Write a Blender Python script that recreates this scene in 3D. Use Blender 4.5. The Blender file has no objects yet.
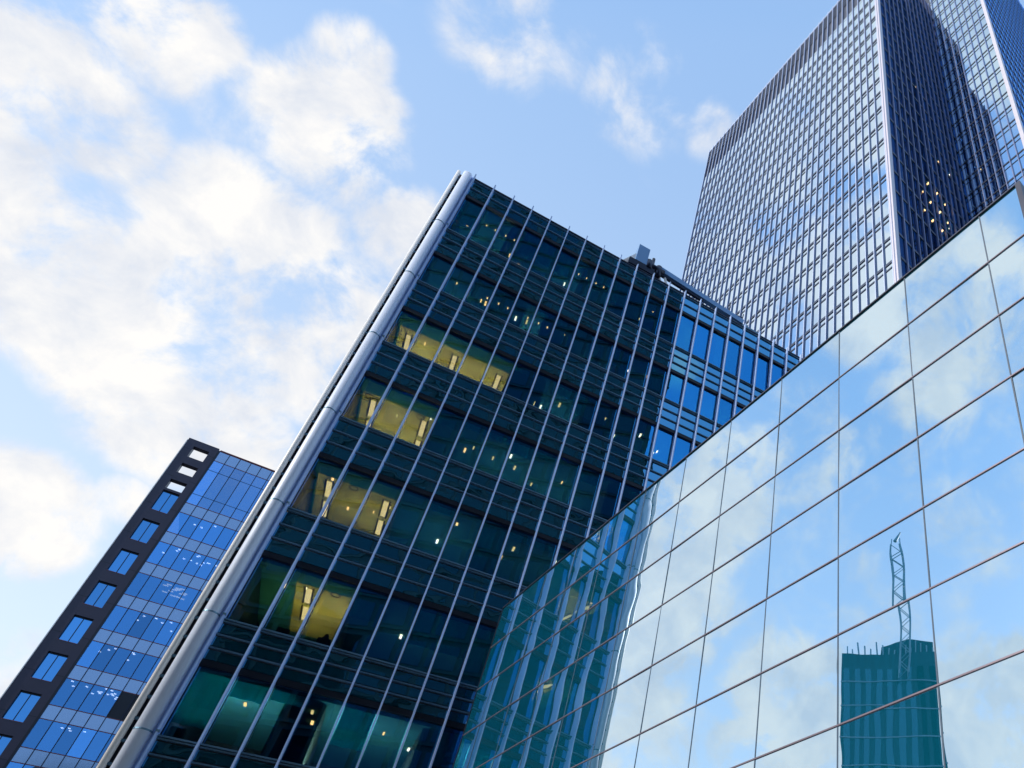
import bpy, math, random
from mathutils import Vector, Matrix
random.seed(7)
R = math.radians

# ------------------------------------------------------------------ camera
scn = bpy.context.scene
EYE = 1.6
cam_d = bpy.data.cameras.new('camera')
cam = bpy.data.objects.new('camera', cam_d)
scn.collection.objects.link(cam)
right = Vector((0.9993403651, -0.0211951241, 0.0294890045))
up = Vector((-0.0363157635, -0.5832492873, 0.8114810128))
fwd = Vector((0.0, 0.8120166473, 0.5836342729))
m = Matrix((right, up, -fwd)).transposed().to_4x4()
m.translation = Vector((0, 0, EYE))
cam.matrix_world = m
cam_d.sensor_width = 36.0
cam_d.lens = 36.0 * 758.137 / 1024.0
cam_d.shift_x = -292.283 / 1024.0
cam_d.shift_y = 204.270 / 1024.0
cam_d.clip_start = 0.1
cam_d.clip_end = 5000
scn.camera = cam

# ------------------------------------------------------------------ world, sun, exposure
SUN = Vector((-0.69, -0.52, 0.50)).normalized()
SUN_EL = math.asin(SUN.z)
SUN_AZ = math.atan2(SUN.x, SUN.y)
world = bpy.data.worlds.new('World')
scn.world = world
world.use_nodes = True
wt = world.node_tree
wt.nodes.clear()
WN, WL = wt.nodes, wt.links
def wmath(op, a, b=None, c=None, clamp=False):
    n = WN.new('ShaderNodeMath'); n.operation = op; n.use_clamp = clamp
    for i, v in enumerate((a, b, c)):
        if v is None: continue
        if isinstance(v, (int, float)): n.inputs[i].default_value = v
        else: WL.new(v, n.inputs[i])
    return n.outputs[0]
tc = WN.new('ShaderNodeTexCoord')
nrm = WN.new('ShaderNodeVectorMath'); nrm.operation = 'NORMALIZE'
WL.new(tc.outputs['Generated'], nrm.inputs[0])
D = nrm.outputs[0]
sky = WN.new('ShaderNodeTexSky')
sky.sky_type = 'NISHITA'; sky.sun_disc = False
sky.sun_elevation = SUN_EL; sky.sun_rotation = SUN_AZ
sky.air_density = 1.0; sky.dust_density = 0.6; sky.ozone_density = 2.2
# cloud banks: direction on the sky, angular radius, amount
CLOUDS = [(-0.663, 0.267, 0.7, 0.075, 1), (-0.643, 0.312, 0.7, 0.055, 0.9), (-0.584, 0.253, 0.772, 0.057, 0.75),
 (-0.691, 0.377, 0.617, 0.073, 1), (-0.661, 0.439, 0.608, 0.08, 1), (-0.631, 0.519, 0.577, 0.077, 1),
 (-0.598, 0.564, 0.569, 0.05, .9), (-0.488, 0.357, 0.797, 0.066, .95), (-0.554, 0.388, 0.737, 0.045, 0.45),
 (-0.57, 0.445, 0.69, 0.098, 1.0), (-0.527, 0.508, 0.681, 0.091, 1.05), (-0.441, 0.456, 0.773, 0.051, 1),
 (-0.46, 0.308, 0.833, 0.035, 0.7), (-0.552, 0.317, 0.771, 0.041, 0.55), (-0.719, 0.539, 0.438, 0.055, 1.1),
 (-0.67, 0.564, 0.482, 0.024, 0.7), (-0.326, 0.292, 0.899, 0.055, 0.42), (-0.272, 0.303, 0.913, 0.047, 0.3),
 (-0.198, 0.356, 0.913, 0.055, 0.42), (-0.122, 0.395, 0.91, 0.03, 0.35), (-0.718, 0.618, 0.32, 0.04, 0.7),
 # banks over the street behind the viewer, seen in the glass
 (-0.725, 0.183, 0.663, 0.09, 0.9), (-0.80, 0.25, 0.55, 0.09, 1.0), (-0.87, 0.28, 0.40, 0.10, 1.0),
 (-0.885, 0.08, 0.44, 0.09, 0.9), (-0.90, -0.20, 0.40, 0.12, 0.95), (-0.692, 0.054, 0.72, 0.07, 0.6),
 (-0.545, -0.15, 0.82, 0.09, 0.65), (-0.66, -0.10, 0.74, 0.06, 0.55), (-0.93, -0.04, 0.36, 0.07, 0.8),
 (-0.42, 0.12, 0.90, 0.10, 0.8), (-0.53, -0.02, 0.85, 0.08, 0.8), (-0.54, 0.13, 0.83, 0.07, 0.8),
 (-0.34, -0.02, 0.94, 0.08, 0.8), (-0.27, -0.13, 0.95, 0.12, 1.0), (0.45, -0.42, 0.78, 0.04, 0.35),
 (-0.79, -0.05, 0.61, 0.12, 0.30), (-0.72, -0.20, 0.66, 0.10, 0.38), (-0.80, 0.08, 0.60, 0.08, 0.32), (-0.50, 0.05, 0.86, 0.05, 0.7)]
field = None
for x, y, z, r, w in CLOUDS:
    if y < 0.26 and x < 0: w *= 1.25; r *= 1.1
    dt = WN.new('ShaderNodeVectorMath'); dt.operation = 'DOT_PRODUCT'
    WL.new(D, dt.inputs[0]); dt.inputs[1].default_value = Vector((x, y, z)).normalized()
    mr = WN.new('ShaderNodeMapRange'); mr.interpolation_type = 'SMOOTHERSTEP'
    WL.new(dt.outputs['Value'], mr.inputs['Value'])
    mr.inputs['From Min'].default_value = math.cos(r * 1.5)
    mr.inputs['From Max'].default_value = math.cos(r * 0.25)
    mr.inputs['To Min'].default_value = 0; mr.inputs['To Max'].default_value = w
    field = mr.outputs[0] if field is None else wmath('MAXIMUM', field, mr.outputs[0])
def wnoise(scale, detail, rough, dist=0.0, off=(0, 0, 0)):
    mp = WN.new('ShaderNodeMapping'); WL.new(D, mp.inputs['Vector']); mp.inputs['Location'].default_value = off
    n = WN.new('ShaderNodeTexNoise'); WL.new(mp.outputs[0], n.inputs['Vector'])
    n.inputs['Scale'].default_value = scale; n.inputs['Detail'].default_value = detail
    n.inputs['Roughness'].default_value = rough; n.inputs['Distortion'].default_value = dist
    return n.outputs['Fac']
n1 = wnoise(11.0, 14, 0.60, 0.25)
n2 = wnoise(4.5, 6, 0.5, 0.2, (3, 1, 7))
amp = wmath('ADD', wmath('MULTIPLY', field, 0.72, clamp=True), 0.22)
f1 = wmath('MULTIPLY', wmath('MULTIPLY', wmath('SUBTRACT', n1, 0.5), 4.8), amp)
f2 = wmath('MULTIPLY', wmath('MULTIPLY', wmath('SUBTRACT', n2, 0.5), 1.6), amp)
fs = wmath('ADD', wmath('ADD', field, f1), f2)
dens = WN.new('ShaderNodeMapRange'); dens.interpolation_type = 'SMOOTHSTEP'
WL.new(fs, dens.inputs['Value'])
dens.inputs['From Min'].default_value = 0.14; dens.inputs['From Max'].default_value = 1.02
dens.inputs['To Min'].default_value = 0.0; dens.inputs['To Max'].default_value = 0.97
shade = WN.new('ShaderNodeMapRange'); WL.new(wnoise(13.0, 9, 0.6, 0.3, (0.06, 0.02, -0.05)), shade.inputs['Value'])
shade.inputs['From Min'].default_value = 0.35; shade.inputs['From Max'].default_value = 0.62
ccol = WN.new('ShaderNodeMix'); ccol.data_type = 'RGBA'
WL.new(shade.outputs[0], ccol.inputs['Factor'])
CL = 1.0
ccol.inputs['A'].default_value = (5.0 * CL, 5.3 * CL, 5.9 * CL, 1)
ccol.inputs['B'].default_value = (6.85 * CL, 6.7 * CL, 6.5 * CL, 1)
# thin bright veil of high haze that pales the blue
veil = WN.new('ShaderNodeMix'); veil.data_type = 'RGBA'; veil.inputs['Factor'].default_value = 0.5
skyg = WN.new('ShaderNodeMix'); skyg.data_type = 'RGBA'; skyg.blend_type = 'MULTIPLY'; skyg.inputs['Factor'].default_value = 1.0
WL.new(sky.outputs[0], skyg.inputs['A']); skyg.inputs['B'].default_value = (1.0, 1.0, 1.0, 1)
WL.new(skyg.outputs['Result'], veil.inputs['A']); sepz = WN.new('ShaderNodeSeparateXYZ'); WL.new(D, sepz.inputs[0])
zr = WN.new('ShaderNodeMapRange'); WL.new(sepz.outputs['Z'], zr.inputs['Value']); zr.inputs['From Min'].default_value = 0.35; zr.inputs['From Max'].default_value = 0.97
vc = WN.new('ShaderNodeMix'); vc.data_type = 'RGBA'; WL.new(wmath('ADD', zr.outputs[0], wmath('MULTIPLY', wmath('SUBTRACT', 0.32, sepz.outputs['Y'], clamp=True), 1.0), clamp=True), vc.inputs['Factor'])
vc.inputs['A'].default_value = (8.4, 9.6, 10.8, 1); vc.inputs['B'].default_value = (3.7, 6.1, 10.0, 1)
WL.new(vc.outputs['Result'], veil.inputs['B'])
mixc = WN.new('ShaderNodeMix'); mixc.data_type = 'RGBA'
WL.new(dens.outputs[0], mixc.inputs['Factor']); WL.new(veil.outputs['Result'], mixc.inputs['A']); WL.new(ccol.outputs['Result'], mixc.inputs['B'])
bg = WN.new('ShaderNodeBackground'); bg.inputs['Strength'].default_value = 0.15
WL.new(mixc.outputs['Result'], bg.inputs['Color'])
wo = WN.new('ShaderNodeOutputWorld'); WL.new(bg.outputs[0], wo.inputs['Surface'])

sd = bpy.data.lights.new('sun', 'SUN'); sd.energy = 3.2; sd.angle = R(0.5); sd.color = (1.0, 0.93, 0.84)
so = bpy.data.objects.new('sun', sd); scn.collection.objects.link(so)
so.rotation_euler = SUN.to_track_quat('Z', 'Y').to_euler()

scn.view_settings.view_transform = 'Standard'
scn.view_settings.look = 'None'
scn.view_settings.gamma = 1.0
scn.view_settings.exposure = 0.0
scn.view_settings.use_curve_mapping = False
scn.render.engine = 'CYCLES'
scn.cycles.max_bounces = 10
scn.cycles.glossy_bounces = 6
scn.cycles.transparent_max_bounces = 12
scn.cycles.diffuse_bounces = 3
scn.cycles.sample_clamp_indirect = 4.0
scn.cycles.use_denoising = True

# ------------------------------------------------------------------ materials
def newmat(name):
    mt = bpy.data.materials.new(name); mt.use_nodes = True
    nt = mt.node_tree; nt.nodes.clear()
    out = nt.nodes.new('ShaderNodeOutputMaterial')
    return mt, nt, out
def tint_noise(nt, col, amt, scale, stretch=(1, 1, 1)):
    t = nt.nodes.new('ShaderNodeTexCoord')
    mp = nt.nodes.new('ShaderNodeMapping'); nt.links.new(t.outputs['Object'], mp.inputs['Vector']); mp.inputs['Scale'].default_value = stretch
    n = nt.nodes.new('ShaderNodeTexNoise'); nt.links.new(mp.outputs[0], n.inputs['Vector'])
    n.inputs['Scale'].default_value = scale; n.inputs['Detail'].default_value = 6
    mx = nt.nodes.new('ShaderNodeMix'); mx.data_type = 'RGBA'
    nt.links.new(n.outputs['Fac'], mx.inputs['Factor'])
    mx.inputs['A'].default_value = tuple(c * (1 - amt) for c in col) + (1,)
    mx.inputs['B'].default_value = tuple(min(1, c * (1 + amt)) for c in col) + (1,)
    return mx.outputs['Result'], n.outputs['Fac']
def solid(name, col, rough=0.5, metal=0.0, amt=0.15, scale=1.2, spec=0.5, stretch=(1, 1, 1)):
    mt, nt, out = newmat(name)
    b = nt.nodes.new('ShaderNodeBsdfPrincipled')
    c, f = tint_noise(nt, col, amt, scale, stretch)
    nt.links.new(c, b.inputs['Base Color'])
    mr = nt.nodes.new('ShaderNodeMapRange'); nt.links.new(f, mr.inputs['Value'])
    mr.inputs['To Min'].default_value = max(0.02, rough - 0.1); mr.inputs['To Max'].default_value = min(1, rough + 0.1)
    nt.links.new(mr.outputs[0], b.inputs['Roughness'])
    b.inputs['Metallic'].default_value = metal
    b.inputs['Specular IOR Level'].default_value = spec
    nt.links.new(b.outputs[0], out.inputs['Surface'])
    return mt
def emit(name, col, s):
    mt, nt, out = newmat(name)
    e = nt.nodes.new('ShaderNodeEmission'); e.inputs['Color'].default_value = col + (1,); e.inputs['Strength'].default_value = s
    nt.links.new(e.outputs[0], out.inputs['Surface'])
    return mt
def glass(name, refl, base_r, edge_r, trans=None, body=None, wave=0.004, wscale=0.5, rough=0.0, vary=0.0):
    """coated glazing: tinted mirror over either see-through tinted glass or a coloured body"""
    mt, nt, out = newmat(name)
    N, L = nt.nodes, nt.links
    t = N.new('ShaderNodeTexCoord'); oi = N.new('ShaderNodeObjectInfo')
    ad = N.new('ShaderNodeVectorMath'); ad.operation = 'ADD'
    sc = N.new('ShaderNodeVectorMath'); sc.operation = 'SCALE'; sc.inputs['Scale'].default_value = 37.0
    cb = N.new('ShaderNodeCombineXYZ')
    for i in range(3): L.new(oi.outputs['Random'], cb.inputs[i])
    L.new(cb.outputs[0], sc.inputs[0]); L.new(t.outputs['Object'], ad.inputs[0]); L.new(sc.outputs[0], ad.inputs[1])
    n = N.new('ShaderNodeTexNoise'); L.new(ad.outputs[0], n.inputs['Vector']); n.inputs['Scale'].default_value = wscale; n.inputs['Detail'].default_value = 1.5
    bp = N.new('ShaderNodeBump'); bp.inputs['Strength'].default_value = 1.0; bp.inputs['Distance'].default_value = wave
    L.new(n.outputs['Fac'], bp.inputs['Height'])
    g = N.new('ShaderNodeBsdfGlossy'); g.inputs['Roughness'].default_value = rough
    L.new(bp.outputs[0], g.inputs['Normal'])
    if vary > 0:
        mr = N.new('ShaderNodeMapRange'); L.new(oi.outputs['Random'], mr.inputs['Value'])
        mr.inputs['To Min'].default_value = 1 - vary; mr.inputs['To Max'].default_value = 1.0
        mv = N.new('ShaderNodeVectorMath'); mv.operation = 'SCALE'; mv.inputs[0].default_value = refl; L.new(mr.outputs[0], mv.inputs['Scale'])
        L.new(mv.outputs[0], g.inputs['Color'])
    else:
        g.inputs['Color'].default_value = refl + (1,)
    if trans is not None:
        u = N.new('ShaderNodeBsdfTransparent'); u.inputs['Color'].default_value = trans + (1,)
    else:
        u = N.new('ShaderNodeBsdfDiffuse')
        c, _ = tint_noise(nt, body, 0.12, 0.8); L.new(c, u.inputs['Color'])
    lw = N.new('ShaderNodeLayerWeight'); lw.inputs['Blend'].default_value = 0.5
    mr = N.new('ShaderNodeMapRange'); L.new(lw.outputs['Facing'], mr.inputs['Value'])
    mr.inputs['To Min'].default_value = base_r; mr.inputs['To Max'].default_value = edge_r
    mx = N.new('ShaderNodeMixShader'); L.new(mr.outputs[0], mx.inputs[0]); L.new(u.outputs[0], mx.inputs[1]); L.new(g.outputs[0], mx.inputs[2])
    L.new(mx.outputs[0], out.inputs['Surface'])
    return mt

M = {}
M['fin_blue'] = solid('pale blue anodised aluminium', (0.46, 0.62, 0.96), 0.4, 0.0, 0.06)
M['column'] = solid('brushed steel column', (0.70, 0.77, 0.90), 0.5, 0.1, 0.06, 2.0, stretch=(1, 1, 0.1))
M['white_metal'] = solid('white painted metal', (0.90, 0.88, 0.85), 0.4, 0.0, 0.04)
M['black_metal'] = solid('black metal', (0.012, 0.014, 0.022), 0.4, 0.2, 0.2)
M['navy'] = solid('navy metal', (0.012, 0.02, 0.05), 0.35, 0.3, 0.2)
M['ledge'] = solid('blue grey ledge', (0.15, 0.27, 0.36), 0.4, 0.5, 0.1)
M['spandrel_C'] = glass('blue green louvre glass', (0.20, 0.62, 1.0), 0.46, 0.66, body=(0.004, 0.065, 0.085), wave=0.01, wscale=0.8)
M['glass_C'] = glass('teal office glass', (0.05, 0.44, 1.0), 0.46, 0.66, trans=(0.80, 0.80, 0.66), wave=0.003, vary=0.12)
M['glass_G'] = glass('clear mirror curtain glass', (0.75, 0.87, 0.97), 0.71, 0.93, body=(0.006, 0.28, 0.44), wave=0.007, wscale=0.5, vary=0.06)
M['transom'] = solid('copper grey transom', (0.24, 0.19, 0.22), 0.35, 0.5, 0.08)
M['joint'] = solid('blue grey silicone joint', (0.06, 0.10, 0.16), 0.5)
M['coping'] = solid('dark coping', (0.05, 0.055, 0.08), 0.4, 0.5, 0.1)
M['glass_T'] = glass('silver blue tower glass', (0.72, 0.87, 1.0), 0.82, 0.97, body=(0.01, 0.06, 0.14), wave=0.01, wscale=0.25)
M['glass_T2'] = glass('dark toned notch glass', (0.09, 0.25, 0.65), 0.10, 0.24, trans=(0.65, 0.62, 0.58), wave=0.01, wscale=0.25)  # dim reflection between the notch walls put into the glass tone
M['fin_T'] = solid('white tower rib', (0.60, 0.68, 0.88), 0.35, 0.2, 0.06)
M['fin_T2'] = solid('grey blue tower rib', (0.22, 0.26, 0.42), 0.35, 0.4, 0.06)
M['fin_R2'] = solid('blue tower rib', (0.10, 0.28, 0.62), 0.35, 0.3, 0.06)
M['rib_shade'] = solid('dark blue rib shade', (0.03, 0.07, 0.17), 0.3, 0.3, 0.1)  # shade beside the tower ribs put into a dark colour
M['louvre'] = solid('plant floor louvre', (0.02, 0.04, 0.09), 0.5, 0.2, 0.2)
M['corner_T'] = solid('pinkish white corner cladding', (0.72, 0.68, 0.74), 0.35, 0.1, 0.05)
M['slate'] = solid('dark slate cladding', (0.036, 0.031, 0.056), 0.45, 0.1, 0.25, 0.6)
M['red_fringe'] = solid('red fringe trim', (0.20, 0.05, 0.06), 0.5, 0.1, 0.1)  # red lens fringe along the edges put into the trim colour
M['glass_L'] = glass('blue window glass', (0.17, 0.50, 0.98), 0.56, 0.97, trans=(0.55, 0.62, 0.72), wave=0.008, wscale=0.6, vary=0.45)
M['glass_Lw'] = glass('blue punched window glass', (0.16, 0.50, 0.98), 0.62, 0.97, body=(0.01, 0.06, 0.14), wave=0.006, wscale=0.6, vary=0.2)
M['glass_W'] = glass('silver wing glass', (0.62, 0.82, 1.0), 0.62, 0.97, trans=(0.25, 0.4, 0.6), wave=0.01, wscale=0.25)
M['spandrel_L'] = glass('grey blue spandrel glass', (0.50, 0.66, 0.90), 0.44, 0.9, body=(0.11, 0.18, 0.28), wave=0.004, rough=0.15)
M['dark_room'] = solid('unlit room', (0.03, 0.05, 0.07), 0.9, 0, 0.2, 0.4)
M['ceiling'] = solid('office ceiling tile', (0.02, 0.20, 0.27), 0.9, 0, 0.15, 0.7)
M['ceiling_glow_tone'] = solid('glow toned ceiling', (0.70, 0.60, 0.25), 0.9, 0, 0.75, 1.1)  # warm lamp glow put into the ceiling's own colour
M['floor_in'] = solid('office carpet', (0.12, 0.12, 0.13), 0.95)
M['blind'] = solid('teal roller blind', (0.03, 0.42, 0.48), 0.85, 0, 0.22, 1.4, stretch=(6, 1, 0.4))
def cloth(name, col):
    mt, nt, out = newmat(name)
    c, f = tint_noise(nt, col, 0.3, 1.5, (7, 1, 0.3))
    d = nt.nodes.new('ShaderNodeBsdfDiffuse'); t = nt.nodes.new('ShaderNodeBsdfTranslucent'); mx = nt.nodes.new('ShaderNodeMixShader')
    nt.links.new(c, d.inputs['Color']); nt.links.new(c, t.inputs['Color']); mx.inputs[0].default_value = 0.5
    nt.links.new(d.outputs[0], mx.inputs[1]); nt.links.new(t.outputs[0], mx.inputs[2]); nt.links.new(mx.outputs[0], out.inputs['Surface'])
    return mt
M['blind'] = cloth('teal fabric blind', (0.04, 0.70, 0.78))
M['partition'] = solid('office partition', (0.10, 0.17, 0.18), 0.8, 0, 0.3, 0.8)
M['lamp'] = emit('lamp warm white', (1.0, 0.80, 0.42), 3.6)
M['lamp_w'] = emit('lamp white', (1.0, 0.94, 0.86), 9.0)
M['lamp_o'] = emit('lamp amber', (1.0, 0.62, 0.30), 7.0)
M['lamp_s'] = emit('lamp strong', (1.0, 0.66, 0.32), 9.0)
M['roof'] = solid('grey roof membrane', (0.25, 0.26, 0.28), 0.8)
M['crane_blue'] = solid('blue grey paint', (0.16, 0.33, 0.60), 0.4, 0.1, 0.1)
M['concrete'] = solid('concrete', (0.33, 0.33, 0.33), 0.8, 0, 0.2, 0.5)
M['opp_wall'] = solid('dark blue stone', (0.005, 0.014, 0.018), 0.6, 0, 0.3, 0.2)
M['opp_glass'] = glass('dark tinted glass', (0.06, 0.13, 0.18), 0.2, 0.8, body=(0.002, 0.006, 0.012), wave=0.01, wscale=0.3)
M['site_wall'] = solid('teal netted scaffold', (0.008, 0.075, 0.13), 0.9, 0, 0.6, 1.3, stretch=(2, 2, 0.15))
M['site_glass'] = glass('dark strip window', (0.10, 0.3, 0.45), 0.25, 0.8, body=(0.004, 0.05, 0.085), wave=0.01, wscale=0.4)
M['steel'] = solid('crane steel', (0.22, 0.34, 0.46), 0.6, 0.2)
M['paving'] = solid('stone paving', (0.26, 0.25, 0.24), 0.8, 0, 0.2, 0.7)
M['ground'] = solid('asphalt ground', (0.06, 0.06, 0.062), 0.9, 0, 0.2, 0.3)

# ------------------------------------------------------------------ helpers
class MB:
    def __init__(s): s.v = []; s.f = []
    def box(s, x0, x1, y0, y1, z0, z1):
        b = len(s.v)
        s.v += [(x0, y0, z0), (x1, y0, z0), (x1, y1, z0), (x0, y1, z0), (x0, y0, z1), (x1, y0, z1), (x1, y1, z1), (x0, y1, z1)]
        s.f += [(b, b+3, b+2, b+1), (b+4, b+5, b+6, b+7), (b, b+1, b+5, b+4), (b+1, b+2, b+6, b+5), (b+2, b+3, b+7, b+6), (b+3, b, b+4, b+7)]
        return s
    def prism(s, pts, axis_vec):
        """extrude a polygon of 3-D points along axis_vec"""
        b = len(s.v); n = len(pts); a = Vector(axis_vec)
        s.v += [tuple(p) for p in pts] + [tuple(Vector(p) + a) for p in pts]
        s.f.append(tuple(range(b + n - 1, b - 1, -1))); s.f.append(tuple(range(b + n, b + 2 * n)))
        for i in range(n):
            j = (i + 1) % n
            s.f.append((b + i, b + j, b + n + j, b + n + i))
        return s
    def tube(s, p0, p1, r, n=10, r1=None):
        p0, p1 = Vector(p0), Vector(p1); r1 = r if r1 is None else r1
        d = (p1 - p0).normalized(); a = d.orthogonal().normalized(); c = d.cross(a)
        b = len(s.v)
        for p, rr in ((p0, r), (p1, r1)):
            for i in range(n):
                t = 2 * math.pi * i / n
                s.v.append(tuple(p + a * rr * math.cos(t) + c * rr * math.sin(t)))
        for i in range(n):
            j = (i + 1) % n
            s.f.append((b + i, b + j, b + n + j, b + n + i))
        s.f.append(tuple(range(b + n - 1, b - 1, -1))); s.f.append(tuple(range(b + n, b + 2 * n)))
        return s
    def beam(s, p0, p1, w, h):
        p0, p1 = Vector(p0), Vector(p1)
        d = (p1 - p0).normalized(); sd_ = d.cross(Vector((0, 0, 1))).normalized() if abs(d.z) < .99 else Vector((1, 0, 0)); u_ = sd_.cross(d)
        pts = [p0 + sd_ * w / 2 * i + u_ * h / 2 * j for i, j in ((-1, -1), (1, -1), (1, 1), (-1, 1))]
        return s.prism(pts, p1 - p0)
    def build(s, name, mat, parent=None, smooth=False, stuff=False, label=None):
        me = bpy.data.meshes.new(name); me.from_pydata(s.v, [], s.f); me.update()
        me.materials.append(M[mat] if isinstance(mat, str) else mat)
        if smooth:
            for p in me.polygons: p.use_smooth = len(p.vertices) == 4
        o = bpy.data.objects.new(name, me); scn.collection.objects.link(o)
        if parent: o.parent = parent
        if stuff: o['kind'] = 'stuff'
        if label: o['label'] = label
        return o
def thing(name, label, cat, loc=(0, 0, 0), xdir=None, group=None):
    o = bpy.data.objects.new(name, None); scn.collection.objects.link(o)
    o.location = loc
    if xdir: o.rotation_euler = (0, 0, math.atan2(xdir[1], xdir[0]))
    o['label'] = label; o['category'] = cat
    if group: o['group'] = group
    return o
def copy_part(o, parent, loc=(0, 0, 0)):
    c = o.copy(); scn.collection.objects.link(c); c.parent = parent; c.location = loc
    return c
def struct(o): o['kind'] = 'structure'; return o

# ------------------------------------------------------------------ ground
struct(MB().box(-1500, 1500, -1500, 1500, -0.5, 0.0).build('ground', 'ground'))
struct(MB().box(-30, 9, -8, 9, -0.1, 0.12).build('pavement', 'paving'))

# ================================================================== office block with pale blue mullions
OC = thing('office_block', 'dark teal office block with pale blue vertical fins and some lit offices', 'office building',
           (-18.162, 20.227, 0), (0.85329, 0.52144))
BW, NB = 1.01706, 20
TOP = 40.40 + EYE
SILL = [z + EYE for z in (35.52, 31.12, 26.65, 21.95, 17.26, 12.60, 8.64, 4.66)]
SPAN = [2.05, 2.05, 2.05, 2.05, 2.05, 1.60, 1.60, 1.60]
HEAD = [38.83 + EYE] + [SILL[i] - SPAN[i] for i in range(7)]
W_ = BW * NB
DEPTH = 13.0
# parapet and spandrel strips
def strips(z0, z1, n, name='spandrel_band'):
    h = (z1 - z0) / n
    b, l = MB(), MB()
    for i in range(n):
        a = z0 + i * h
        b.box(0.02, W_ - 0.02, 0.10, 0.15, a + 0.05, a + h - 0.10)
        l.box(0.02, W_ - 0.02, 0.03, 0.12, a + h - 0.055, a + h - 0.012)
    o = b.build(name, 'spandrel_C', OC)
    l.build('ledge', 'ledge', o)
    MB().box(0.02, W_ - 0.02, 0.10, 0.235, z0 - 0.17, z0 + 0.03).build('head_strip', 'black_metal', OC)
    return o
strips(38.83 + EYE + 0.05, TOP - 0.12, 2, 'parapet_band')
for i in range(8):
    strips(SILL[i] - SPAN[i] + 0.14, SILL[i] - 0.06, 3)
MB().box(-0.02, W_ + 0.2, 0.0, 0.35, TOP - 0.10, TOP).build('roof_edge', 'navy', OC)
sl = MB()
for z in SILL: sl.box(0, W_, -0.02, 0.23, z - 0.05, z)
sl.build('sill', 'ledge', OC)
# structural body behind the glass
body = MB()
body.box(-0.10, W_ + 0.1, 7.0, DEPTH, 0.0, TOP - 0.4)              # core
body.box(-0.02, W_ + 0.1, 0.36, 7.0, TOP - 0.5, TOP - 0.32)        # roof deck
body.build('core_wall', 'dark_room', OC)
for i in range(8):
    z1 = SILL[i]; z0 = SILL[i] - SPAN[i]
    MB().box(0.05, W_, 0.24, 6.98, z0 + 0.16, z1 - 0.02).build('floor_slab', 'floor_in', OC)
    MB().box(0.05, W_, 0.24, 6.95, z0 + 0.06, z0 + 0.15).build('ceiling', 'ceiling', OC)
MB().box(0.05, W_, 0.24, 6.95, 38.83 + EYE + 0.03, 38.83 + EYE + 0.12).build('ceiling', 'ceiling', OC)
MB().box(0.05, W_, 0.24, 6.98, 0, SILL[7] - SPAN[7] - 0.02).build('podium_wall', 'navy', OC)
MB().box(-0.12, 0.03, 0.24, DEPTH, 0, TOP - 0.1).build('side_wall', 'navy', OC)
MB().box(W_ + 0.05, W_ + 0.2, 0.24, DEPTH, 0, TOP - 0.1).build('side_wall', 'navy', OC)
# mullion fins
f0 = MB().box(-0.028, 0.028, -0.17, 0.16, 0, TOP + 0.12).build('mullion', 'fin_blue', OC)
for i in range(1, NB + 1): copy_part(f0, OC, (i * BW, 0, 0))
jn = MB()
for z in SILL: jn.box(-0.04, 0.04, -0.206, -0.06, z + 0.02, z + 0.07)
j0 = jn.build('mullion_joint', 'ledge', f0)
# corner column with rings, brackets and the white edge tube
col = MB().tube((-0.34, 0.02, 0), (-0.34, 0.02, TOP - 0.05), 0.225, 28).build('corner_column', 'column', OC, smooth=True)
rg = MB().tube((-0.34, 0.02, -0.02), (-0.34, 0.02, 0.03), 0.236, 28).build('column_ring', 'ledge', col); rg.location = (0, 0, 1.8)
for z in SILL: copy_part(rg, col, (0, 0, z))
MB().box(-0.125, -0.035, 0.0, 0.12, 0, TOP - 0.02).build('column_fin', 'fin_blue', OC)
MB().box(-0.72, -0.13, 0.12, 0.32, 0, TOP - 0.15).build('back_plate', 'coping', OC)
MB().tube((-0.75, 0.02, 0), (-0.75, 0.02, TOP - 0.15), 0.092, 16).build('edge_tube', 'white_metal', OC, smooth=True)
br = MB().box(-0.72, -0.55, -0.02, 0.08, 0, 0.08).build('bracket', 'ledge', OC); br.location = (0, 0, 1.0)
for k in range(1, 60):
    if 1.0 + k * 0.68 < TOP - 0.5: copy_part(br, OC, (0, 0, 1.0 + k * 0.68))
# windows of each bay and floor
rb0 = random.Random(2)
def lit(i, b): return {2: (0, 1, 2, 3, 4), 3: (0, 1, 2), 4: (0, 1, 2), 5: (1, 2)}.get(i, ()) and b in {2: (0, 1, 2, 3, 4), 3: (0, 1, 2), 4: (0, 1, 2), 5: (1, 2)}[i]
far_panes = MB()
LIMIT = [20, 20, 18, 16, 13, 10, 8, 5]
cnt = 0
for i in range(8):
    h = HEAD[i] - SILL[i]
    src = MB().box(0.05, BW - 0.05, -0.01, 0.01, 0.01, h - 0.06)
    first = None
    for b in range(NB):
        if b < LIMIT[i] and cnt < 100:
            if first is None:
                first = src.build('window', 'glass_C', OC); first.location = (b * BW, 0.20, SILL[i])
                fr = MB().box(0.035, 0.06, -0.05, 0.03, 0, h).box(BW - 0.06, BW - 0.035, -0.05, 0.03, 0, h).box(0.06, BW - 0.06, -0.05, 0.03, h - 0.055, h)
                frm = fr.build('window_frame', 'navy', first)
            else:
                c = copy_part(first, OC, (b * BW, 0.20, SILL[i])); copy_part(frm, c)
                c.rotation_euler = (rb0.gauss(0, 0.004), 0, rb0.gauss(0, 0.004))
            cnt += 1
        else:
            far_panes.box(b * BW + 0.05, (b + 1) * BW - 0.05, 0.19, 0.21, SILL[i] + 0.01, HEAD[i] - 0.05)
far_panes.build('window', 'glass_C', OC, stuff=True)
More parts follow.
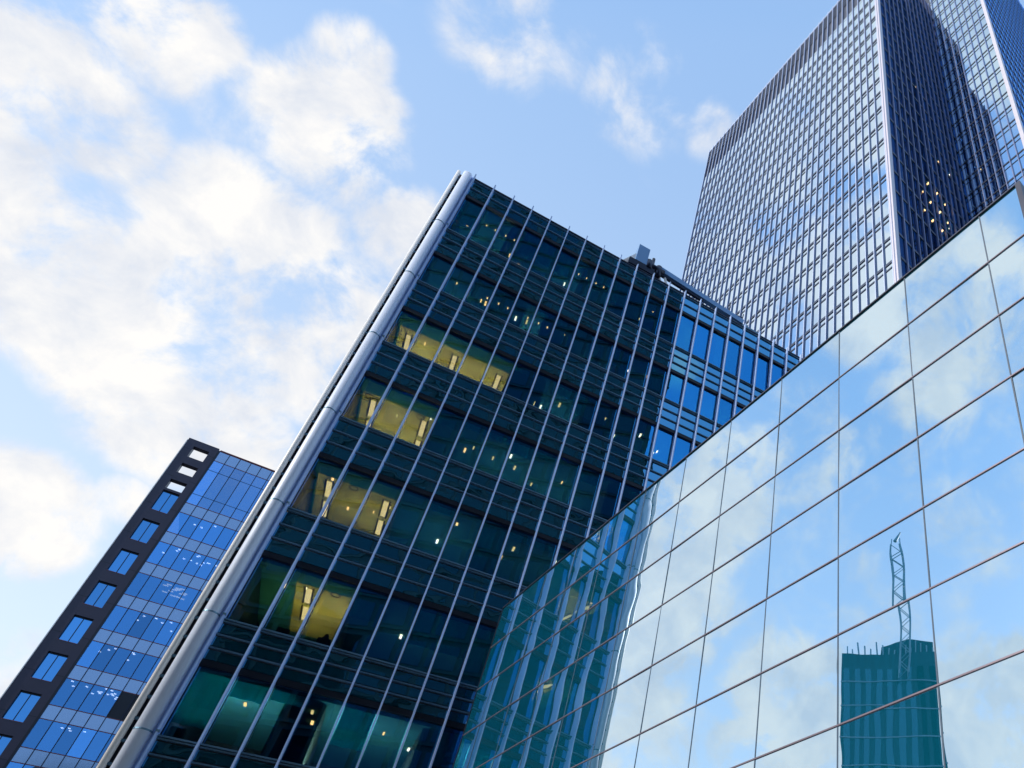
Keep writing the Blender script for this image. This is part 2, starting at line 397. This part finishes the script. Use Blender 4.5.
# blinds and partitions
bl_n = 0
def blind(i, b, drop, mat='blind', y=0.30):
    h = HEAD[i] - SILL[i]
    n = 14; q = MB(); pts = []
    for k in range(n + 1):
        x = 0.06 + (BW - 0.12) * k / n
        pts.append((x, y + 0.018 * math.sin(k * 1.7 + b) , HEAD[i] - h * drop + 0.012 * math.sin(k * 0.9 + i)))
    for k in range(n):
        a, c = pts[k], pts[k + 1]
        q.prism([(a[0] + b * BW, a[1], a[2]), (c[0] + b * BW, c[1], c[2]), (c[0] + b * BW, c[1], HEAD[i] - 0.03), (a[0] + b * BW, a[1], HEAD[i] - 0.03)], (0, 0.012, 0))
    return q.build('window_blind', mat, OC)
blind(6, 0, 0.78); blind(6, 1, 0.30); blind(6, 2, 0.22); blind(6, 4, 0.62)
rb = random.Random(11)
for i in range(0, 7):
    for b in range(LIMIT[i]):
        if b < 12 and not (i == 6 and b in (0, 1, 2, 4)) and not lit(i, b) and rb.random() < (0.55 if i < 5 else 0.2):
            blind(i, b, rb.choice((0.18, 0.3, 0.3, 0.45, 0.6, 1.0)))
for i in range(7):
    for b in range(0, 20):
        if rb.random() < 0.28 and not lit(i, b) and not lit(i, b - 1):
            MB().box(b * BW + 0.45, b * BW + 0.55, 0.5, 6.9, SILL[i], HEAD[i] + 0.04).build('partition', 'partition', OC)
    MB().box(0.05, W_, 0.26, 0.95, HEAD[i] - 0.16, HEAD[i] + 0.02).build('bulkhead', 'ceiling', OC)
# rows of small downlights on the two top floors
for i, b1 in ((0, 9), (1, 6)):
    for b in range(1, b1):
        for dx in (0.3, 0.75):
            x = (b + dx) * BW
            if rb.random() < 0.8: MB().box(x - 0.025, x + 0.025, 1.15, 1.24, HEAD[i] + 0.0, HEAD[i] + 0.055).build('ceiling_light', 'lamp_o', OC)
# lit offices: ceilings toned with warm glow, twin slot lights, added fill lights
def fill_light(x, y, z, power, colr, tilt=0.0):
    """an added fill light low in the room, facing up to brighten ceilings and blinds"""
    ld = bpy.data.lights.new('room_fill', 'AREA'); ld.energy = power * 0.5; ld.color = colr; ld.size = 0.6
    lo = bpy.data.objects.new('room_fill', ld); scn.collection.objects.link(lo); lo.parent = OC; lo.location = (x, y, z)  # added fill, stands for no lamp of the office
    lo.rotation_euler = (math.pi - tilt, 0, 0)
for i, bays in {2: (0, 1, 2, 3, 4), 3: (0, 1, 2), 4: (0, 1, 2), 5: (1, 2)}.items():
    x0, x1 = bays[0] * BW + 0.12, (bays[-1] + 1) * BW - 0.1
    zc = HEAD[i] + 0.02
    MB().box(x0, x1, 1.0, 5.2, zc, zc + 0.03).build('ceiling_glow_sheet', 'ceiling_glow_tone', OC)
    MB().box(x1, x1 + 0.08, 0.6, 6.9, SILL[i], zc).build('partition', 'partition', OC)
    for b in bays[::2]:
        xc = (b + 0.55) * BW
        for dy in (1.5, 2.9):
            for dx in (-0.10,):
                MB().box(xc + dx, xc + dx + 0.17, dy, dy + 1.0, zc - 0.045, zc - 0.004).build('ceiling_light', 'lamp', OC)
            MB().box(xc - 0.17, xc - 0.12, dy - 0.1, dy + 1.1, zc - 0.05, zc - 0.003).box(xc + 0.09, xc + 0.14, dy - 0.1, dy + 1.1, zc - 0.05, zc - 0.003).build('light_frame', 'navy', OC)
    for b in bays:
        fill_light((b + 0.5) * BW, 2.5, SILL[i] + 0.35, rb.uniform(60, 150) * (0.7 if i == 4 else 1.0), (1.0, 0.86, 0.33))
for i in range(7):
    for u in (1.6, 5.2, 8.6, 12.0, 15.6):
        if u > LIMIT[i] + 1 or (i in (2, 3, 4, 5) and u < 4) or (i == 2 and u < 6): continue
        fill_light(u + rb.uniform(-1, 1), 2.6, SILL[i] + 0.3, (150, 170, 170, 150, 100, 50, 60)[i] * rb.uniform(0.3, 1.2) * (1.0 if u < 7 else 0.45), (0.65, 0.95, 1.0))  # added cool fill for the dimmer offices
dot = None
for i in range(7):
    for b in range(LIMIT[i] if i else 12):
        for k in range(2):
            if rb.random() < 0.55:
                mt_ = rb.choice(('lamp_w', 'lamp', 'lamp_o'))
                x = (b + rb.uniform(0.15, 0.85)) * BW; y = rb.uniform(1.0, 3.4); z = HEAD[i] + 0.055
                s = rb.uniform(0.022, 0.045)
                MB().box(x - s, x + s, y - s * 3.4, y + s * 3.4, z - 0.05, z - 0.002).build('ceiling_light', mt_, OC)

fill_light(1.0, 1.5, SILL[6] + 0.2, 520, (0.7, 0.95, 1.0), 0.3)  # added fill that makes the teal blinds glow
fill_light(4.4, 1.5, SILL[6] + 0.2, 260, (0.7, 0.95, 1.0), 0.3)
# dark shelves, screens and plant pots standing along the sills, round vents in the lit ceilings
for i in (1, 2, 3, 4, 5, 6):
    for b in range(min(LIMIT[i], 12)):
        if rb.random() < (0.6 if lit(i, b) else 0.35):
            x = (b + rb.uniform(0.1, 0.5)) * BW; w_ = rb.uniform(0.15, 0.45); h_ = rb.uniform(0.12, 0.5)
            q = MB().box(x, x + w_, 0.45, 0.8, SILL[i], SILL[i] + h_)
            if rb.random() < 0.5: q.tube((x + w_ / 2, 0.62, SILL[i] + h_), (x + w_ / 2, 0.62, SILL[i] + h_ + 0.25), 0.13, 8, 0.05)
            q.build('shelf', 'dark_room', OC)
for i, b in ((3, 0), (3, 2), (5, 2), (4, 1)):
    x, z = (b + 0.35) * BW, HEAD[i] + 0.018
    v = MB()
    for k in range(14):
        a0_, a1_ = 2 * math.pi * k / 14, 2 * math.pi * (k + 1) / 14
        v.tube((x + 0.15 * math.cos(a0_), 1.35 + 0.15 * math.sin(a0_), z - 0.02), (x + 0.15 * math.cos(a1_), 1.35 + 0.15 * math.sin(a1_), z - 0.02), 0.018, 5)
    v.build('ceiling_vent', 'navy', OC)

# roof things on the office block
def on_C(u, y, z): return (u, y, z)
X_C = Vector((0.85329, 0.52144, 0)); Y_C = Vector((-0.52144, 0.85329, 0)); O_C = Vector((-18.162, 20.227, 0))
def place(name, label, cat, u, y, z):
    p = O_C + X_C * u + Y_C * y
    return thing(name, label, cat, (p.x, p.y, z), (X_C.x, X_C.y))
RZ = TOP - 0.32
K = place('cleaning_crane', 'blue grey window cleaning crane with long boom on the dark office block roof', 'roof crane', 9.36, 0.5, RZ)
MB().box(-0.34, 0.34, -0.10, 0.55, 1.62, 3.25).build('cabin', 'crane_blue', K)
MB().prism([(-1.1, 0.1, 1.0), (-0.36, 0.1, 1.0), (-0.36, 0.1, 2.5)], (0, 0.10, 0)).build('wind_guard', 'white_metal', K)
MB().box(-0.7, 0.9, -0.1, 0.6, 1.05, 1.60).box(-0.2, 0.0, 0, 0.5, 0.0, 1.1).box(0.5, 0.7, 0, 0.5, 0.0, 1.1).build('undercarriage', 'navy', K)
MB().tube((0.36, 0.1, 2.0), (1.5, 0.1, 1.95), 0.22, 12).tube((0.72, 0.1, 1.6), (0.72, 0.1, 2.85), 0.10, 8).tube((0.5, 0.1, 1.5), (0.5, 0.1, 2.3), 0.26, 10).tube((1.15, 0.1, 1.3), (1.15, 0.1, 2.3), 0.20, 10).build('slewing_joint', 'navy', K, smooth=True)
bm_ = MB().beam((1.2, 0.1, 2.12), (7.0, 0.1, 1.42), 0.28, 0.42).build('boom', 'crane_blue', K)
MB().beam((1.3, 0.1, 1.72), (4.2, 0.1, 1.42), 0.16, 0.14).build('boom_ram', 'navy', bm_)
MB().tube((1.2, 0.1, 1.7), (1.7, 0.1, 0.1), 0.08, 8).tube((1.6, 0.1, 1.7), (2.1, 0.1, 0.1), 0.08, 8).build('stay', 'white_metal', K)
MB().box(5.9, 6.05, 0, 0.2, 0, 1.4).build('boom_rest', 'navy', K)
A = place('roof_antenna', 'thin dark aerial mast with a side arm on the dark office block roof', 'aerial', 15.4, 0.7, RZ)
MB().tube((0, 0, 0), (0, 0, 2.7), 0.04, 6).build('mast', 'navy', A)
MB().tube((0, 0, 1.95), (0.9, -0.1, 1.95), 0.03, 6).tube((0.9, -0.1, 1.85), (0.95, -0.1, 2.35), 0.035, 6).build('arm', 'navy', A)
V = place('roof_vent', 'low blue green vent housing at the end of the crane boom on the roof', 'roof vent', 16.6, 0.7, RZ)
MB().box(-0.9, 1.1, -0.15, 0.2, 1.05, 1.30).build('rail_beam', 'ledge', V)
MB().box(-0.75, -0.6, -0.1, 0.15, 0, 1.05).box(0.8, 0.95, -0.1, 0.15, 0, 1.05).build('stand', 'navy', V)
MB().tube((-0.5, 0, 1.3), (-0.5, 0, 1.6), 0.14, 10).tube((0.1, 0, 1.3), (0.1, 0, 1.5), 0.1, 10).build('cowl', 'ledge', V)

# ================================================================== mirrored glass building in front
OG = thing('glass_building', 'low building of large mirror panes reflecting clouds and a crane', 'glass building',
           (3.019, 7.3988, 0), (0.68549, -0.72808))
PW, PH = 1.7987, 1.5421
GT = 0.98847 * 14.2 + EYE
XL, XR = -19.13, 0.80
xs = [-PW * i for i in range(0, 11)] + [XL]
edges = [XR] + xs
prev = {}
for r in range(8):
    for c in range(len(edges) - 1):
        x1, x0 = edges[c], edges[c + 1]
        w = x1 - x0
        z1, z0 = GT - r * PH, GT - (r + 1) * PH
        # every pane is set a hair out of true, as real glazing is
        ty = random.gauss(0, 0.0032); tz = random.gauss(0, 0.0028)
        key = round(w, 3)
        if key not in prev:
            q = MB(); q.box(-w / 2 + 0.012, w / 2 - 0.012, 0.0, 0.03, -PH / 2 + 0.02, PH / 2 - 0.02)
            o = q.build('glass_pane', 'glass_G', OG); prev[key] = o
        else:
            o = copy_part(prev[key], OG)
        o.location = ((x0 + x1) / 2, 0, (z0 + z1) / 2)
        o.rotation_euler = (ty, 0, tz)
lo_ = MB()
for r in range(8, 11):
    for c in range(len(edges) - 1):
        z1, z0 = GT - r * PH, max(0.05, GT - (r + 1) * PH)
        if z1 - z0 > 0.2: lo_.box(edges[c + 1] + 0.012, edges[c] - 0.012, 0, 0.03, z0 + 0.02, z1 - 0.02)
lo_.build('glass_pane', 'glass_G', OG, stuff=True)
tr = None
for r in range(1, 11):
    if tr is None:
        tr = MB().prism([(XL, 0.0, -0.017), (XL, -0.018, -0.012), (XL, -0.018, 0.012), (XL, 0.0, 0.017)], (XR - XL, 0, 0)).build('transom', 'transom', OG)
        tr.location = (0, 0, GT - PH)
    else: copy_part(tr, OG, (0, 0, GT - r * PH))
jt = None
for x in xs[:-1]:
    if jt is None: jt = MB().box(-0.012, 0.012, -0.006, 0.04, 0, GT).build('pane_joint', 'joint', OG)
    else: copy_part(jt, OG, (x, 0, 0))
MB().box(XL, XR + 0.05, -0.03, 0.35, GT, GT + 0.035).build('coping', 'coping', OG)
MB().box(XR, XR + 0.10, -0.05, 0.3, 0, GT - 0.002).build('corner_post', 'coping', OG)
MB().box(XL - 0.02, XL - 0.0, -0.02, 0.3, 0, GT - 0.002).build('corner_post', 'coping', OG)
MB().box(XL + 0.05, XR, 0.10, 10.0, 0, GT - 0.12).build('inner_wall', 'dark_room', OG)
MB().box(XL + 0.05, XR, 0.36, 10.0, GT - 0.11, GT - 0.03).build('roof', 'roof', OG)
sg = MB()
for k in range(5):
    for r in range(10):
        sg.box(XR + 0.02, XR + 0.06, 0.32 + k * 1.93, 0.32 + (k + 1) * 1.93 - 0.04, GT - (r + 1) * PH + 0.04 if r < 9 else 0.05, GT - r * PH - 0.03)
        sg.box(XL - 0.0, XL + 0.04, 0.32 + k * 1.93, 0.32 + (k + 1) * 1.93 - 0.04, GT - (r + 1) * PH + 0.04 if r < 9 else 0.05, GT - r * PH - 0.03)
sg.build('side_glazing', 'glass_G', OG)

# ================================================================== tall tower
OT = thing('skyscraper', 'towering ribbed glass skyscraper with white ribs and a deep blue notch, tallest building', 'skyscraper',
           (7.8533, 39.9932, 0), (0.6903, -0.72352))
CW, FH = 1.10015, 4.22173
Z0T = 72.4738 + EYE
NC = 39
XLT = -CW * NC + 0.15
ZT = 155.0 + EYE
ZCR = 150.5 + EYE
rows = [Z0T + k * FH for k in range(-17, 17)]
rows = [z for z in rows if 2 < z < ZCR - 1]
def cell_x(k): return -(k - 0.35) * CW            # line of rib k
near, rest = MB(), MB()
n_near = 0
srcp = None
for z in rows:
    for k in range(1, NC + 1):
        x1 = cell_x(k) + CW; x0 = cell_x(k)
        x1 = min(x1, -0.5)
        if x1 - x0 < 0.2: continue
        if k <= 10 and Z0T - 1.0 * FH - 0.1 < z < Z0T + 9 * FH - 0.1 and n_near < 100 and x1 - x0 > CW - 0.05:
            if srcp is None:
                srcp = MB().box(0.10, CW - 0.10, -0.01, 0.02, 0.20, FH - 1.02).box(0.10, CW - 0.10, -0.01, 0.02, FH - 0.86, FH - 0.16).build('window', 'glass_T', OT)
                srcp.location = (x0, 0.06, z)
            else: copy_part(srcp, OT, (x0, 0.06, z))
            n_near += 1
        else:
            rest.box(x0 + 0.10, x1 - 0.10, 0.05, 0.08, z + 0.20, z + FH - 1.02)
            rest.box(x0 + 0.10, x1 - 0.10, 0.05, 0.08, z + FH - 0.86, z + FH - 0.16)
rest.build('window', 'glass_T', OT, stuff=True)
rib = MB().box(-0.042, 0.042, -0.12, 0.14, 0, ZT + 0.4).build('rib', 'fin_T', OT)
shd = MB().box(0.044, 0.16, -0.03, 0.10, 0, ZT).build('rib_shade_strip', 'rib_shade', rib)  # solid dark strip standing in for shade next to the rib
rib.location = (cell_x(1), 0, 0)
for k in range(2, NC + 1): copy_part(shd, copy_part(rib, OT, (cell_x(k), 0, 0)))
bnd = None
for z in rows:
    if bnd is None:
        bnd = MB().box(XLT, -0.45, -0.02, 0.12, -0.19, 0.19).box(XLT, -0.45, 0.0, 0.11, -1.05, -0.84).build('floor_band', 'louvre', OT)
        bnd.location = (0, 0, z)
    else: copy_part(bnd, OT, (0, 0, z))
lv = MB()
z = ZCR - 0.5
while z < ZT - 0.5:
    lv.box(XLT, -0.45, 0.02, 0.12, z, z + 0.55); z += 1.0
lv.build('plant_louvre', 'louvre', OT)
MB().box(XLT, -0.1, -0.05, 0.2, ZT - 0.4, ZT).build('roof_edge', 'fin_T', OT)
# body of the lower block and the tall block behind it
VI = 16.4                                           # depth of the notch wall
ZR1 = 171.0 + EYE
MB().box(XLT, -0.2, 0.13, 7.0, 0, ZT - 0.5).build('tower_wall', 'navy', OT)
MB().box(XLT, -3.3, 7.0, VI + 8, 0, ZR1).build('tower_wall', 'navy', OT)
# corner posts
MB().box(-0.5, 0.02, -0.32, 0.25, 0, ZT).build('corner_post', 'corner_T', OT)
MB().box(-0.30, -0.20, -0.36, -0.32, 0, ZT).build('corner_groove', 'fin_T2', OT)
# notch wall R1 on the plane x = 0 (local), running inwards
r1 = MB(); slabs = MB(); bands = MB()
allrows = [Z0T + k * FH for k in range(-17, 24)]
for z in allrows:
    if z < 1: continue
    top = ZT if False else ZR1
    if z + FH > ZR1: continue
    y0 = 0.3 if z + FH < ZT else 7.0
    MB().box(-0.02, 0.05, y0, VI, z - 0.20, z + 0.20).build('floor_band', 'navy', OT)
    slabs.box(-3.2, -0.06, y0, VI, z - 0.3, z + 0.1)
slabs.build('floor_slab', 'ceiling', OT)
rw = MB().box(-0.03, 0.0, 0.27, 7.0, 0, ZT - 0.3).box(-0.03, 0.0, 7.0, VI, 0, ZR1)
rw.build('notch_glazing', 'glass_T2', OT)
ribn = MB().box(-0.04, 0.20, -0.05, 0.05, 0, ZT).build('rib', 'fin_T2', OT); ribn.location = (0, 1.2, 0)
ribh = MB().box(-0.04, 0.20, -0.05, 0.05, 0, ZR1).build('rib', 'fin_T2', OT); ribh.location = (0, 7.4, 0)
y = 2.38
while y < VI - 0.2:
    if y < 7.0: copy_part(ribn, OT, (0, y, 0))
    elif y > 7.6: copy_part(ribh, OT, (0, y, 0))
    y += 1.18
# wing W: faces the viewer, plane y = VI, x from 0 to 9
WX = 8.95
ZW = 221 + EYE
WC = WX / 8
MB().box(0.0, WX, VI + 0.0, VI + 0.03, 0, ZW).build('wing_glazing', 'glass_W', OT)
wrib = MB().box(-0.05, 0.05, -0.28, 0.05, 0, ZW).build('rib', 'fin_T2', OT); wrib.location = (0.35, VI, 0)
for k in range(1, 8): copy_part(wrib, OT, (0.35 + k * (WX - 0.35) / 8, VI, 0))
wb = MB(); wsl = MB(); wr2 = MB()
zz = Z0T - 17 * FH
while zz < ZW - 3:
    if zz > 1:
        wb.box(0.0, WX - 0.1, VI - 0.05, VI - 0.004, zz - 0.16, zz + 0.16).box(0.0, WX - 0.1, VI - 0.045, VI - 0.004, zz - 1.25, zz - 1.12)
        wsl.box(0.1, WX - 0.2, VI + 0.06, VI + 3.4, zz - 0.3, zz + 0.1)
        wr2.box(WX + 0.02, WX + 0.06, VI + 0.4, VI + 44, zz - 0.22, zz + 0.22).box(WX + 0.02, WX + 0.05, VI + 0.4, VI + 44, zz - 1.3, zz - 1.1)
    zz += FH
wb.build('floor_band', 'navy', OT); wsl.build('floor_slab', 'ceiling', OT); wr2.build('floor_band', 'navy', OT)
MB().box(0.02, WX - 0.05, VI + 3.4, VI + 44, 0, ZW - 0.5).box(-30, 0.0, VI + 8.0, VI + 44, 0, ZW - 0.5).build('tower_wall', 'navy', OT)
MB().box(WX - 0.05, WX + 0.45, VI - 0.34, VI + 0.35, 0, ZW).build('corner_post', 'corner_T', OT)
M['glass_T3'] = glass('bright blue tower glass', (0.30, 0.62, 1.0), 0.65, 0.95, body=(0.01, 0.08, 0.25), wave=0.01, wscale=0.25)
MB().box(WX - 0.03, WX + 0.01, VI + 0.36, VI + 44, 0, ZW).build('side_glazing', 'glass_T3', OT)
srib = MB().box(-0.02, 0.10, -0.06, 0.06, 0, ZW).build('rib', 'fin_R2', OT); srib.location = (WX, VI + 1.3, 0)
for k in range(1, 37): copy_part(srib, OT, (WX, VI + 1.3 + k * 1.15, 0))
# blinds and lamps inside the notch and wing
rt = random.Random(5)
def wing_blind(x0, x1, z0, z1): MB().box(x0, x1, VI + 0.08, VI + 0.12, z0, z1).build('window_blind', 'blind', OT)
zf = Z0T + 12 * FH
for k in range(1, 7):
    if k != 5: wing_blind(0.4 + k * 1.075 + 0.1, 0.4 + (k + 1) * 1.075 - 0.1, zf + 1.0, zf + FH - 0.8)
wing_blind(0.4 + 6 * 1.075 + .1, 0.4 + 7 * 1.075 - .1, zf - 2 * FH + 1, zf - 2 * FH + 3.4)
wing_blind(0.4 + 4 * 1.075 + .1, 0.4 + 5 * 1.075 - .1, zf + 4 * FH + 1, zf + 4 * FH + 3.4)
for f_, ys_ in ((4, (6.0, 7.6, 9.3, 11.0)), (3, (5.9, 7.5, 9.2, 11.0)), (5, (7.5, 9.2, 11.0)), (1, (13.4,)), (2, (13.8,))):
    for y in ys_:
        zf = Z0T + f_ * FH - 0.34
        MB().box(-0.40, -0.10, y - 0.09, y + 0.09, zf - 0.10, zf).build('ceiling_light', 'lamp_s', OT)
for k in range(44):
    zf = Z0T + rt.randint(-1, 14) * FH - 0.34
    s = 0.11
    if rt.random() < 0.5:
        y = rt.uniform(3, VI - 1); x = -rt.uniform(0.5, 1.5)
        MB().box(x - s, x + s, y - s, y + s, zf - 0.08, zf).build('ceiling_light', rt.choice(('lamp_w', 'lamp_o')), OT)
    else:
        x = rt.uniform(0.6, 7); y = VI + rt.uniform(0.5, 1.6)
        MB().box(x - s, x + s, y - s, y + s, zf - 0.08, zf).build('ceiling_light', rt.choice(('lamp_w', 'lamp_o')), OT)

# ================================================================== left building
KL = 1.45
OL = thing('apartment_tower', 'slate clad tower with blue curtain wall and three open holes at its top', 'building',
           (-49.003 * KL, 42.755 * KL, 0), (0.82744, 0.56155))
def zl(z): return (z * KL) + EYE
UB = 2.12 * KL
LT = zl(43.22)
ops = [(42.6, 41.5), (40.8, 39.85), (39.1, 38.2)]
wins = [(38.0 - 0.0, 36.05)] + [(35.15 - 2.83 * k, 33.2 - 2.83 * k) for k in range(0, 12)]
wins = [w_ for w_ in wins if w_[1] > 0.4]
a0, a1 = 0.57 * KL, 1.60 * KL
wall = MB()
wall.box(0, a0, 0, 0.7, 0, LT).box(a1, UB - 0.12, 0, 0.7, 0, LT)
holes = ops + wins
zt = 43.22
for (h1, h0) in holes:
    wall.box(a0, a1, 0.002, 0.7, zl(h1), zl(zt)); zt = h0
wall.box(a0, a1, 0.002, 0.7, 0, zl(zt))
wall.build('slate_wall', 'slate', OL)
# joints between the cladding slabs
cj = MB()
for k in range(0, 15):
    z = zl(42.0 - 2.83 * k + 0.2)
    if z > 1: cj.box(0.02, a0 - 0.02, -0.004, 0.01, z, z + 0.05).box(a1 + 0.02, UB - 0.14, -0.004, 0.01, z, z + 0.05)
cj.build('cladding_joint', 'black_metal', OL)
wl = None
for (h1, h0) in wins:
    hh = (h1 - h0) * KL
    if wl is None or abs(hh - whh) > 0.01:
        whh = hh
        wl = MB().box(0, (a1 - a0) / 2 - 0.03, -0.02, 0.02, 0.05, hh - 0.12).box((a1 - a0) / 2 + 0.03, a1 - a0, -0.02, 0.02, 0.05, hh - 0.12).build('window', 'glass_Lw', OL)
        wl.location = (a0, 0.28, zl(h0))
        wf = MB().box((a1 - a0) / 2 - 0.03, (a1 - a0) / 2 + 0.03, -0.06, 0.04, 0, hh).box(0, a1 - a0, -0.1, 0.04, hh - 0.12, hh).build('window_frame', 'black_metal', wl)
        ws = MB().box(0.0, a1 - a0, -0.29, 0.04, 0, 0.05).build('window_sill', 'red_fringe', wl)
    else:
        c = copy_part(wl, OL, (a0, 0.28, zl(h0))); copy_part(wf, c); copy_part(ws, c)
# curtain wall
vs = [v * KL for v in (2.16, 2.86, 3.60, 4.35, 5.09, 5.84, 6.04)]
LT2 = zl(43.04)
crow = [(43.0, 42.0, 's'), (42.0, 37.55, 'tall')]
z = 37.55
while z > 2.0:
    crow.append((z, z - 0.95, 's')); crow.append((z - 0.95, z - 2.84, 'w')); z -= 2.84
lrooms = MB(); lceil = MB()
ncw = 0
cw_first = {}
rl = random.Random(3)
for (h1, h0, t) in crow:
    for c in range(6):
        x0, x1 = vs[c], vs[c + 1]
        hh = (h1 - h0) * KL
        if t == 's':
            key = ('s', c)
            mt_, nm = 'spandrel_L', 'spandrel_panel'
        else:
            key = (t, c); mt_, nm = 'glass_L', 'window'
            if t == 'w' and c >= 4 and abs(h1 - (37.55 - 0.95 - 2.84 * 5)) < 0.2:
                MB().box(x0 + 0.03, x1 - 0.03, 0.0, 0.03, zl(h0) + 0.04, zl(h1) - 0.04).build('window', 'black_metal', OL, label='open window bay, its dark inside put in as a black panel')
                continue  # black sheet above stands in for shade inside the open bay
        if key not in cw_first:
            o = MB().box(0.025, x1 - x0 - 0.025, 0, 0.03, 0.04, hh - 0.04).build(nm, mt_, OL); cw_first[key] = o
            o.location = (x0, 0, zl(h0))
        else: copy_part(cw_first[key], OL, (x0, 0, zl(h0)))
for x in vs:
    MB().box(x - 0.028, x + 0.028, -0.06, 0.05, 0, LT2).build('mullion', 'navy', OL)
trl = MB().box(vs[0], vs[-1], -0.02, 0.045, -0.045, 0.03).build('transom', 'red_fringe', OL); trl.location = (0, 0, zl(crow[0][0]))
thin = MB().box(vs[0], vs[-1], -0.02, 0.045, -0.02, 0.02).build('transom', 'navy', OL); thin.location = (0, 0, zl(41.0))
copy_part(thin, OL, (0, 0, zl(38.5)))
for (h1, h0, t) in crow:
    if h1 != crow[0][0]: copy_part(trl, OL, (0, 0, zl(h1)))
    if t == 'tall': pass
    elif t == 'w': 
        lceil.box(vs[0], vs[-1], 0.12, 6.5, zl(h1) + 0.02, zl(h1) + 0.12)
lceil.build('ceiling', 'ceiling', OL)
MB().box(vs[0], vs[-1] + 0.05, -0.08, 0.3, LT2, LT2 + 0.10).build('roof_edge', 'red_fringe', OL)
MB().box(UB - 0.12, vs[0] - 0.03, -0.02, 0.4, 0, LT2).build('shadow_gap', 'black_metal', OL)
MB().box(0.0, vs[-1], 6.5, 16, 0, zl(37)).box(vs[-1] - 0.02, vs[-1] + 0.06, 0.35, 16, 0, LT2 - 0.1).box(0.02, 0.9, 0.72, 16, 0, zl(38.05)).build('rear_wall', 'slate', OL)
MB().box(-0.07, -0.005, -0.03, 0.6, 0, LT - 0.3).build('edge_trim', 'white_metal', OL)
nl = 0
for fi in range(0, 11):
    zc = zl(37.55 - 0.95 - 2.84 * fi) + 0.0
    nlmp = {1: 14, 2: 18, 3: 6, 4: 6, 5: 18, 0: 3}.get(fi, 4)
    for k in range(nlmp):
        if nl > 90: break
        if fi == 2: x = rl.uniform(3.6 * KL, 5.0 * KL); y = rl.uniform(0.6, 3.2); sx = 0.22
        else: x = rl.uniform(vs[0] + 0.3, vs[-1] - 0.4); y = rl.uniform(0.4, 2.6); sx = 0.09
        MB().box(x - sx, x + sx, y - 0.09, y + 0.09, zc - 0.04, zc + 0.015).build('ceiling_light', 'lamp' if fi == 2 else 'lamp_w', OL); nl += 1

# ================================================================== buildings across the street, seen in the glass, plus an added sky blocker
def far_block(name, label, cat, loc, xdir, w, d, h, fh, bay, wallm, glassm):
    o = thing(name, label, cat, loc, xdir)
    MB().box(0, w, 0, d, 0, h).build('wall', wallm, o)
    g = MB(); ld = MB()
    z = 4.0
    while z + fh < h:
        x = 0.6
        while x + bay < w:
            g.box(x, x + bay - 0.5, -0.04, 0.05, z, z + fh - 1.1); x += bay
        y = 0.6
        while y + bay < d:
            g.box(-0.04, 0.05, y, y + bay - 0.5, z, z + fh - 1.1); g.box(w - 0.05, w + 0.04, y, y + bay - 0.5, z, z + fh - 1.1); y += bay
        ld.box(-0.15, w + 0.15, -0.15, 0.1, z - 0.5, z - 0.25)
        z += fh
    g.build('window', glassm, o, stuff=True); ld.build('ledge', wallm, o)
    MB().box(-0.2, w + 0.2, -0.2, d + 0.2, h, h + 0.8).build('parapet', wallm, o)
    return o
A0 = Vector((28.55, -7.75, 0)); dx = Vector((-0.688, -0.726, 0))
far_block('office_tower', 'dark blue stone tower, seen only as a dark reflection in the teal office block', 'office building',
          tuple(A0), (dx.x, dx.y), 46, 20, 150, 4.0, 3.0, 'opp_wall', 'opp_glass')
far_block('sky_blocker', 'unseen dark block added to keep bright sky out of the office glass', 'office building',
          (-2.5, -19.0, 0), (-1.0, 0.0), 27.5, 15, 50, 4.0, 3.0, 'opp_wall', 'opp_glass')  # invented block behind the viewer, dims sky reflections in the office glass
S = thing('unfinished_tower', 'netted unfinished tower block reflected in the mirror panes, under a crane', 'building', (-59.5, -0.3, 0), (0, 1))
MB().box(0, 10.3, 0.0, 12, 0, 43.4).build('netted_wall', 'site_wall', S)
MB().prism([(0.2, 0.5, 43.4), (6.2, 0.5, 43.4), (6.0, 0.5, 44.6), (4.6, 0.5, 45.1), (3.0, 0.5, 45.4), (0.2, 0.5, 44.9)], (0, 8.5, 0)).build('roof_storey', 'site_wall', S)
for k in range(16): MB().tube((0.3 + k * 0.62, 0.2, 43.4), (0.3 + k * 0.62, 0.2, 44.0 + (k * 37 % 7) * 0.16), 0.08, 5).build('scaffold_pole', 'steel', S)
for k in range(9): MB().box(0.25 + k * 1.15, 0.85 + k * 1.15, -0.05, 0.02, 2, 41.6).build('window_strip', 'site_glass', S)
for z in range(4, 42, 3): MB().box(-0.05, 10.35, -0.12, -0.005, z, z + 0.12).build('scaffold_deck', 'steel', S)
Cn = thing('tower_crane', 'slender lattice tower crane reflected above the netted tower block', 'crane', (-58.2, 3.3, 0), (0, 1))
ms = MB(); s_ = 0.55
zt = 57.5
for i, j in ((-1, -1), (1, -1), (1, 1), (-1, 1)): ms.tube((i * s_, j * s_, 40), (i * s_, j * s_, zt), 0.07, 5)
z = 40.0; k = 0
while z < zt - 1.1:
    for (a, b, c, d) in ((-1, -1, 1, -1), (1, -1, 1, 1), (1, 1, -1, 1), (-1, 1, -1, -1)):
        if k % 2: a, b, c, d = c, d, a, b
        ms.tube((a * s_, b * s_, z), (c * s_, d * s_, z + 1.1), 0.045, 4)
    z += 1.1; k += 1
ms.build('mast', 'steel', Cn)
MB().tube((0, 0, zt), (-0.7, 0, zt + 1.4), 0.3, 6, 0.1).build('crane_head', 'steel', Cn)
